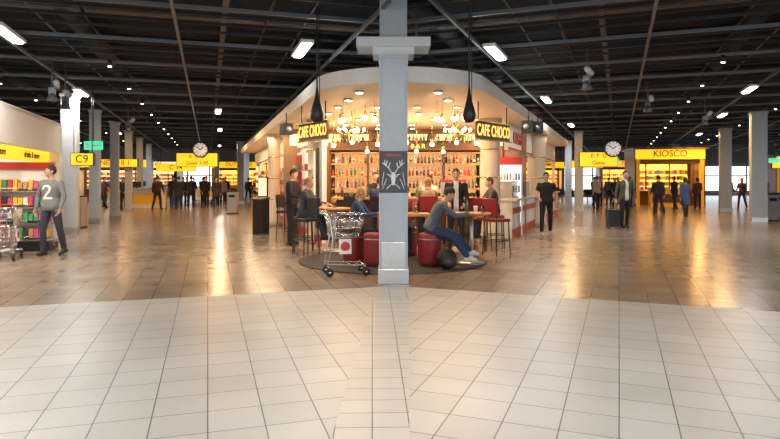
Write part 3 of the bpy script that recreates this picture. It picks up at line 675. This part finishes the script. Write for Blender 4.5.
    if not bald:
        raw.ell(hc+Rh @ Vector((0, .012, .022)), (.084, .096, .106), TMP, Rh, 20, 14)
        if hlong: raw.ell(hc+Rh @ Vector((0, .055, -.07)), (.088, .055, .135), TMP, Rh, 16, 12)
    B.append((hc+Rh @ Vector((0, .02, .02)), hc+Rh @ Vector((0, -.01, -.05)), .085, 'head'))
    if coat:
        rings = []
        for i in range(5):
            t = i/4; z = .02-coat*t; c = P+sp*z; rr = .172+.035*t
            rings.append([c+Vector((math.cos(q)*rr*slim, math.sin(q)*(rr-.045)*slim, 0)) for q in [2*math.pi*k/20 for k in range(20)]])
        raw.loft(rings[::-1], TMP); B.append((P, P-sp*coat, .16, 'coat'))
    tm = raw.mesh('tmpbody'); to = bpy.data.objects.new('tmpbody', tm); sc.collection.objects.link(to)
    rm = to.modifiers.new('r', 'REMESH'); rm.mode = 'VOXEL'; rm.voxel_size = voxel
    sm = to.modifiers.new('s', 'SMOOTH'); sm.factor = .5; sm.iterations = 3 if voxel < .012 else 1
    dg = bpy.context.evaluated_depsgraph_get(); me = bpy.data.meshes.new_from_object(to.evaluated_get(dg))
    nv = len(me.vertices); co = np.empty(nv*3); me.vertices.foreach_get('co', co); co = co.reshape(-1, 3)
    faces = [tuple(p.vertices) for p in me.polygons]; cen = np.array([co[list(f)].mean(0) for f in faces])
    best = np.full(len(cen), 9.0); tag = np.zeros(len(cen), int); names = [q[3] for q in B]
    for i, (a_, b_, r_, tg) in enumerate(B):
        a_ = np.array(a_); b_ = np.array(b_); ab = b_-a_; L = ab.dot(ab)
        t = np.clip(((cen-a_) @ ab)/L, 0, 1) if L > 1e-9 else np.zeros(len(cen))
        dist = np.linalg.norm(cen-(a_+t[:, None]*ab), axis=1)-r_
        k = dist < best; best[k] = dist[k]; tag[k] = i
    bpy.data.objects.remove(to); bpy.data.meshes.remove(tm)
    Mtop, Mpan, Msho, Msk, Mha = cloth(top), cloth(pants), cloth(shoe), skinm(sk), cloth(hair); Msh = cloth(shirt) if shirt else Mtop
    out = MB(); idx = [out.mats.append(q) for q in (Mtop, Mpan, Msho, Msk, Mha, Msh, M_paper)]
    hci = np.array(hc); RI = np.array(Rh.transposed()); loc = (cen-hci) @ RI.T
    mi = []; spn = np.array(sp)
    for i in range(len(faces)):
        tg = names[tag[i]]; c = cen[i]; sc_ = c.dot(spn)
        if tg == 'head':
            lx, ly, lz = loc[i]
            hairy = (not bald) and ((lz > .062-(.02 if abs(lx) > .045 else 0)) or (ly > .02 and lz > (-.3 if hlong else -.055)) or (abs(lx) > .062 and ly > -.035 and lz > (.005 if not hlong else -.2)))
            mi.append(4 if hairy else 3)
        elif tg == 'torso':
            if sc_ < hem: mi.append(1)
            elif sc_ > .515: mi.append(3)
            elif shirt and abs(c[0]) < .045+.03*max(0, .3-sc_) and c[1] < spine(max(0, min(.5, sc_))).y-.03: mi.append(5)
            elif two and c[1] < 0:
                px, pz_ = c[0], sc_-.27; hit = False
                for line in TWO:
                    for (ax, az), (bx, bz) in zip(line, line[1:]):
                        dx, dz = bx-ax, bz-az; t = max(0, min(1, ((px-ax)*dx+(pz_-az)*dz)/(dx*dx+dz*dz)))
                        if math.hypot(px-ax-t*dx, pz_-az-t*dz) < .021: hit = True
                mi.append(6 if hit else 0)
            else: mi.append(0)
        else: mi.append({'leg': 1, 'shoe': 2, 'arm': 0, 'skin': 3, 'coat': 0}[tg])
    out.v = [tuple(q) for q in co]; out.f = faces; out.mi = mi; out.sm = [True]*len(faces); bpy.data.meshes.remove(me)
    def H(v): return hc+Rh @ Vector(v)
    for s in (-1, 1):
        out.ell(H((s*.030, -.083, .005)), (.012, .007, .007), M_paper, Rh, 8, 6); out.ell(H((s*.030, -.089, .005)), (.0055, .003, .0055), M_ink, Rh, 8, 6)
        out.ell(H((s*.031, -.090, .022)), (.017, .005, .004), Mha, Rh, 8, 4); out.ell(H((s*.079, .002, -.008)), (.010, .02, .031), Msk, Rh, 8, 6)
    out.ell(H((0, -.090, -.056)), (.023, .006, .006), mat('lips', (.40, .12, .10), .5), Rh, 8, 6)
    o_ = len(out.v); out.v += ext.v; out.f += [tuple(i+o_ for i in f) for f in ext.f]; k = out.m(Msk); out.mi += [k]*len(ext.f); out.sm += [True]*len(ext.f)
    ob = out.build(name, (x, y, pel*S), D(face)); ob.scale = (S, S, S)
    return ob

# face: 0 = towards camera, 90 = towards +X, -90 = towards -X
person('man_in_grey_sweater', -7.0, 12.4, -8, 1.87, 0, ((10, 5, -4), (-10, 5, -16)), ((-6, 20, 14, 2), (4, 18, 24, -4)), top=(.20, .21, .22), pants=(.035, .045, .07), shoe=(.03, .025, .02), hair=(.04, .03, .02), two=True, voxel=.009, hy=-35, hem=-.08, slim=1.12)
person('man_in_black', -2.36, 14.4, 72, 1.84, 3, ((4, 4, -2), (-3, 4, -3)), ((18, 8, 82, -12), (14, 8, 74, -8)), top=(.012, .012, .015), pants=(.014, .014, .018), voxel=.010, hp=12, hem=-.12, slim=1.08)
person('seated_man_in_sweater', .72, 10.75, 84, 1.80, 26, ((72, 6, 38), (78, 5, 44)), ((52, 6, 98, -14), (48, 6, 92, -12)), pz=.70, top=(.10, .12, .14), pants=(.025, .05, .11), shoe=(.65, .65, .65), hair=(.05, .028, .015), voxel=.009, hp=20, hem=-.04, toe=(0, 0), curl=26)
person('seated_woman', -.68, 11.2, 80, 1.66, 12, ((80, 5, 12), (78, 5, 2)), ((40, 8, 98, -8), (35, 8, 92, -12)), pz=.70, top=(.03, .06, .16), pants=(.02, .02, .03), hair=(.42, .26, .09), hlong=True, voxel=.010, hp=10, slim=.92, toe=(0, 0))
person('man_in_dark_jacket', 1.42, 12.9, -5, 1.82, 2, ((2, 4, 0), (-2, 4, -2)), ((15, 10, 70, -15), (10, 10, 60, -15)), top=(.012, .014, .02), pants=(.02, .02, .03), shirt=(.55, .55, .6), voxel=.011, hair=(.06, .04, .03), hp=8, hem=-.12)
person('man_in_black_tshirt', 4.4, 16.9, -4, 1.79, 0, ((9, 5, 2), (-8, 5, -16)), ((10, 18, 68, -10), (-2, 16, 14, 2)), top=(.012, .012, .014), pants=(.012, .012, .016), shoe=(.5, .5, .5), short=True, voxel=.011, hair=(.03, .02, .02), sk=0, slim=1.1)
person('man_in_green_jacket', 7.56, 19.3, 6, 1.86, 0, ((8, 4, 2), (-8, 4, -14)), ((-6, 14, 4, 4), (6, 12, 22, 0)), top=(.06, .07, .045), pants=(.012, .014, .02), shirt=(.6, .6, .58), voxel=.012, hair=(.04, .03, .02), hem=-.14, slim=1.1)
def suitcase(x, y, rz, m_):
    b = MB(); b.box((0, 0, .34), (.38, .24, .54), m_)
    for i in range(5): b.box((-.14+i*.07, -.123, .34), (.02, .01, .48), M_ink)
    for s in (-1, 1): b.cyl((s*.1, .08, .6), (s*.1, .08, .98), .009, M_steel, 6); b.cyl((s*.15, -.08, .035), (s*.15+.02, -.08, .035), .035, M_rubber, 10); b.cyl((s*.15, .08, .035), (s*.15+.02, .08, .035), .035, M_rubber, 10)
    b.cyl((-.11, .08, .98), (.11, .08, .98), .013, M_ink, 8); b.build('rolling_suitcase', (x, y, 0), rz, bevel=.02)
suitcase(7.1, 19.1, .1, PAL[7]); suitcase(-12.4, 34.6, .3, PAL[2])
person('cafe_guest', -.25, 14.4, 178, 1.75, 8, ((78, 6, 20), (78, 6, 10)), ((40, 8, 85, -10), (35, 8, 80, -10)), pz=.84, top=(.03, .05, .12), voxel=.014, toe=(0, 0))
person('cafe_guest', .9, 14.35, 175, 1.7, 12, ((78, 6, 20), (78, 6, 10)), ((40, 8, 85, -10), (35, 8, 80, -10)), pz=.84, top=(.25, .18, .12), voxel=.014, hair=(.2, .09, .03), hlong=True, toe=(0, 0))
person('cafe_guest', .36, 12.2, -15, 1.7, 14, ((78, 6, 10), (78, 6, 5)), ((35, 8, 88, -14), (38, 8, 90, -12)), pz=.70, top=(.2, .05, .04), pants=(.03, .03, .05), voxel=.012, hair=(.05, .03, .02), hp=15, toe=(0, 0))
person('cafe_guest', 2.4, 13.75, -80, 1.74, 10, ((78, 6, 15), (78, 6, 5)), ((35, 8, 85, -12), (35, 8, 85, -12)), pz=.84, top=(.05, .05, .06), voxel=.013, hair=(.08, .05, .03), toe=(0, 0))
person('cafe_guest', -1.9, 13.2, 78, 1.74, 10, ((78, 6, 15), (78, 6, 5)), ((35, 8, 85, -12), (35, 8, 85, -12)), pz=.84, top=(.05, .06, .08), voxel=.013, hair=(.3, .17, .07), toe=(0, 0))
person('bartender', -.4, 16.2, 10, 1.78, 3, arms=((25, 10, 75, -10), (10, 10, 60, -10)), top=(.02, .02, .02), voxel=.014)
person('bartender', 1.1, 16.2, -30, 1.7, 5, arms=((25, 10, 80, -10), (20, 10, 70, -10)), top=(.5, .5, .5), voxel=.014, hair=(.02, .01, .01), hlong=True)
W1 = ((14, 3, 4), (-12, 3, -26)); W2 = ((-12, 3, -26), (14, 3, 4)); ST = ((2, 4, 0), (-2, 4, -2))
F = [(12.35, 25.1, 175, 1.68, W1, (.03, .09, .30), .42, (.04, .03, .02), True), (11.9, 26.6, 185, 1.8, W2, (.02, .02, .025), 0, (.03, .02, .01), False),
     (13.0, 29, 170, 1.75, ST, (.03, .03, .03), 0, (.05, .03, .02), False), (14.0, 38.4, 160, 1.75, W1, (.04, .04, .05), 0, (.03, .02, .01), False),
     (15.3, 40.8, 10, 1.72, W2, (.5, .5, .5), 0, (.2, .1, .04), True), (12.6, 36, -80, 1.78, ST, (.05, .07, .15), 0, (.03, .02, .01), False),
     (17.6, 31.2, 90, 1.75, ST, (.02, .02, .02), .3, (.03, .02, .01), False), (19.0, 32.4, -60, 1.7, W1, (.06, .03, .03), 0, (.25, .15, .06), True), (11.4, 33.5, 20, 1.76, W1, (.1, .1, .12), 0, (.04, .02, .01), False),
     (17.4, 27.8, 200, 1.78, ST, (.04, .05, .09), 0, (.03, .02, .02), False), (21.2, 31.3, 100, 1.7, ST, (.02, .02, .02), 0, (.1, .05, .02), True), (20.4, 33.5, 10, 1.74, W2, (.05, .04, .04), 0, (.05, .03, .02), False),
     (-13.3, 36.8, 10, 1.84, W1, (.02, .02, .025), .3, (.03, .02, .01), False), (-11.7, 35.3, 190, 1.8, ST, (.02, .025, .03), .3, (.02, .02, .01), False), (-12.4, 36.6, 60, 1.76, ST, (.015, .015, .02), 0, (.02, .02, .01), False),
     (-12.6, 40.4, 180, 1.78, W2, (.03, .03, .04), 0, (.03, .02, .01), False), (-12.9, 44.3, 0, 1.72, W1, (.05, .02, .02), .35, (.2, .1, .05), True), (-11.6, 42.3, 30, 1.8, ST, (.02, .02, .03), 0, (.03, .02, .01), False),
     (-16.9, 44, -20, 1.75, W2, (.3, .3, .32), 0, (.03, .02, .01), False), (-19, 48.2, 90, 1.75, ST, (.03, .03, .06), 0, (.04, .03, .02), False), (-16.6, 34.8, 100, 1.76, ST, (.25, .05, .04), 0, (.04, .02, .01), False),
     (-18.3, 39, 200, 1.78, W1, (.03, .03, .05), 0, (.03, .02, .01), False), (-9.4, 32.5, 20, 1.74, W1, (.03, .03, .04), .3, (.03, .02, .01), False), (-15.2, 31.5, -90, 1.76, W2, (.06, .08, .12), 0, (.04, .03, .02), False),
     (-10.3, 43.6, 170, 1.75, W1, (.02, .02, .02), 0, (.02, .01, .01), False), (-14.5, 42, 80, 1.8, W2, (.04, .03, .03), 0, (.05, .03, .01), False), (-17.4, 30.2, 40, 1.76, ST, (.03, .03, .04), 0, (.04, .03, .02), False), (-10.9, 37.4, 100, 1.76, W1, (.02, .02, .03), 0, (.04, .03, .02), False),
     (-10.4, 34.0, 0, 1.8, W2, (.015, .015, .02), 0, (.04, .03, .02), False), (-11.2, 31.8, 185, 1.76, ST, (.02, .02, .03), .3, (.04, .03, .02), False), (-12.1, 31.2, 170, 1.8, W1, (.03, .02, .02), 0, (.04, .03, .02), False),
     (-13.9, 38.6, 20, 1.75, ST, (.02, .02, .03), 0, (.04, .03, .02), False), (-15.0, 38.2, 150, 1.7, ST, (.1, .04, .04), 0, (.2, .1, .05), True), (-19.6, 34.2, 90, 1.75, W1, (.3, .28, .25), 0, (.04, .03, .02), False),
     (12.6, 33.2, 10, 1.75, W2, (.02, .02, .03), 0, (.04, .03, .02), False), (10.9, 31.6, 190, 1.8, W1, (.3, .3, .28), 0, (.04, .03, .02), False), (13.6, 34.0, 30, 1.75, ST, (.02, .02, .03), 0, (.04, .03, .02), True),
     (14.7, 31.0, 200, 1.78, W1, (.02, .02, .02), 0, (.04, .03, .02), False), (16.2, 31.6, 170, 1.7, ST, (.1, .03, .02), 0, (.04, .03, .02), True), (19.6, 34.8, -30, 1.75, ST, (.05, .06, .12), 0, (.04, .03, .02), False),
     (22.3, 30.0, 20, 1.75, W1, (.02, .02, .02), 0, (.04, .03, .02), False), (18.2, 24.2, 90, 1.75, ST, (.06, .02, .02), 0, (.04, .03, .02), False),
     (-14.6, 44.6, 60, 1.75, ST, (.02, .02, .03), 0, (.04, .03, .02), False), (-9.9, 35.6, 10, 1.72, W1, (.25, .24, .22), 0, (.04, .03, .02), True), (-11.9, 38.4, 190, 1.8, W2, (.02, .02, .02), 0, (.04, .03, .02), False),
     (-13.6, 30.6, 60, 1.7, ST, (.03, .04, .09), 0, (.1, .05, .02), True), (-20.3, 38.6, 100, 1.75, ST, (.03, .03, .03), 0, (.04, .03, .02), False), (-9.0, 40.5, 0, 1.75, W2, (.02, .02, .03), .3, (.04, .03, .02), False)]
for x, y, f, h, lg, tp, ct, hr, lo in F:
    person('walking_traveller' if lg is not ST else 'standing_traveller', x, y, f, h, 2, lg, ((18, 8, 30, 2), (-14, 8, 4, 2)) if lg is W1 else (((-14, 8, 4, 2), (18, 8, 30, 2)) if lg is W2 else ((8, 10, 55, -8), (4, 10, 12, 2))),
           top=tp, coat=ct, hair=hr, hlong=lo, voxel=.02, slim=.95 if lo else 1.1, hem=-.1, pants=(.02, .022, .035))

# ------------------------------------------------------------------ world, camera
w = bpy.data.worlds.new('world'); sc.world = w; w.use_nodes = True
w.node_tree.nodes['Background'].inputs[0].default_value = (.6, .7, .85, 1); w.node_tree.nodes['Background'].inputs[1].default_value = .4
cam = bpy.data.cameras.new('camera'); co_ = bpy.data.objects.new('camera', cam); sc.collection.objects.link(co_); sc.camera = co_
co_.location = (0, 0, 1.55); co_.rotation_euler = (math.pi/2, 0, 0); cam.sensor_width = 36; cam.lens = 600/780*36; cam.shift_y = -39.5/780; cam.clip_end = 200
sc.view_settings.view_transform = 'Standard'; sc.view_settings.exposure = 0.18
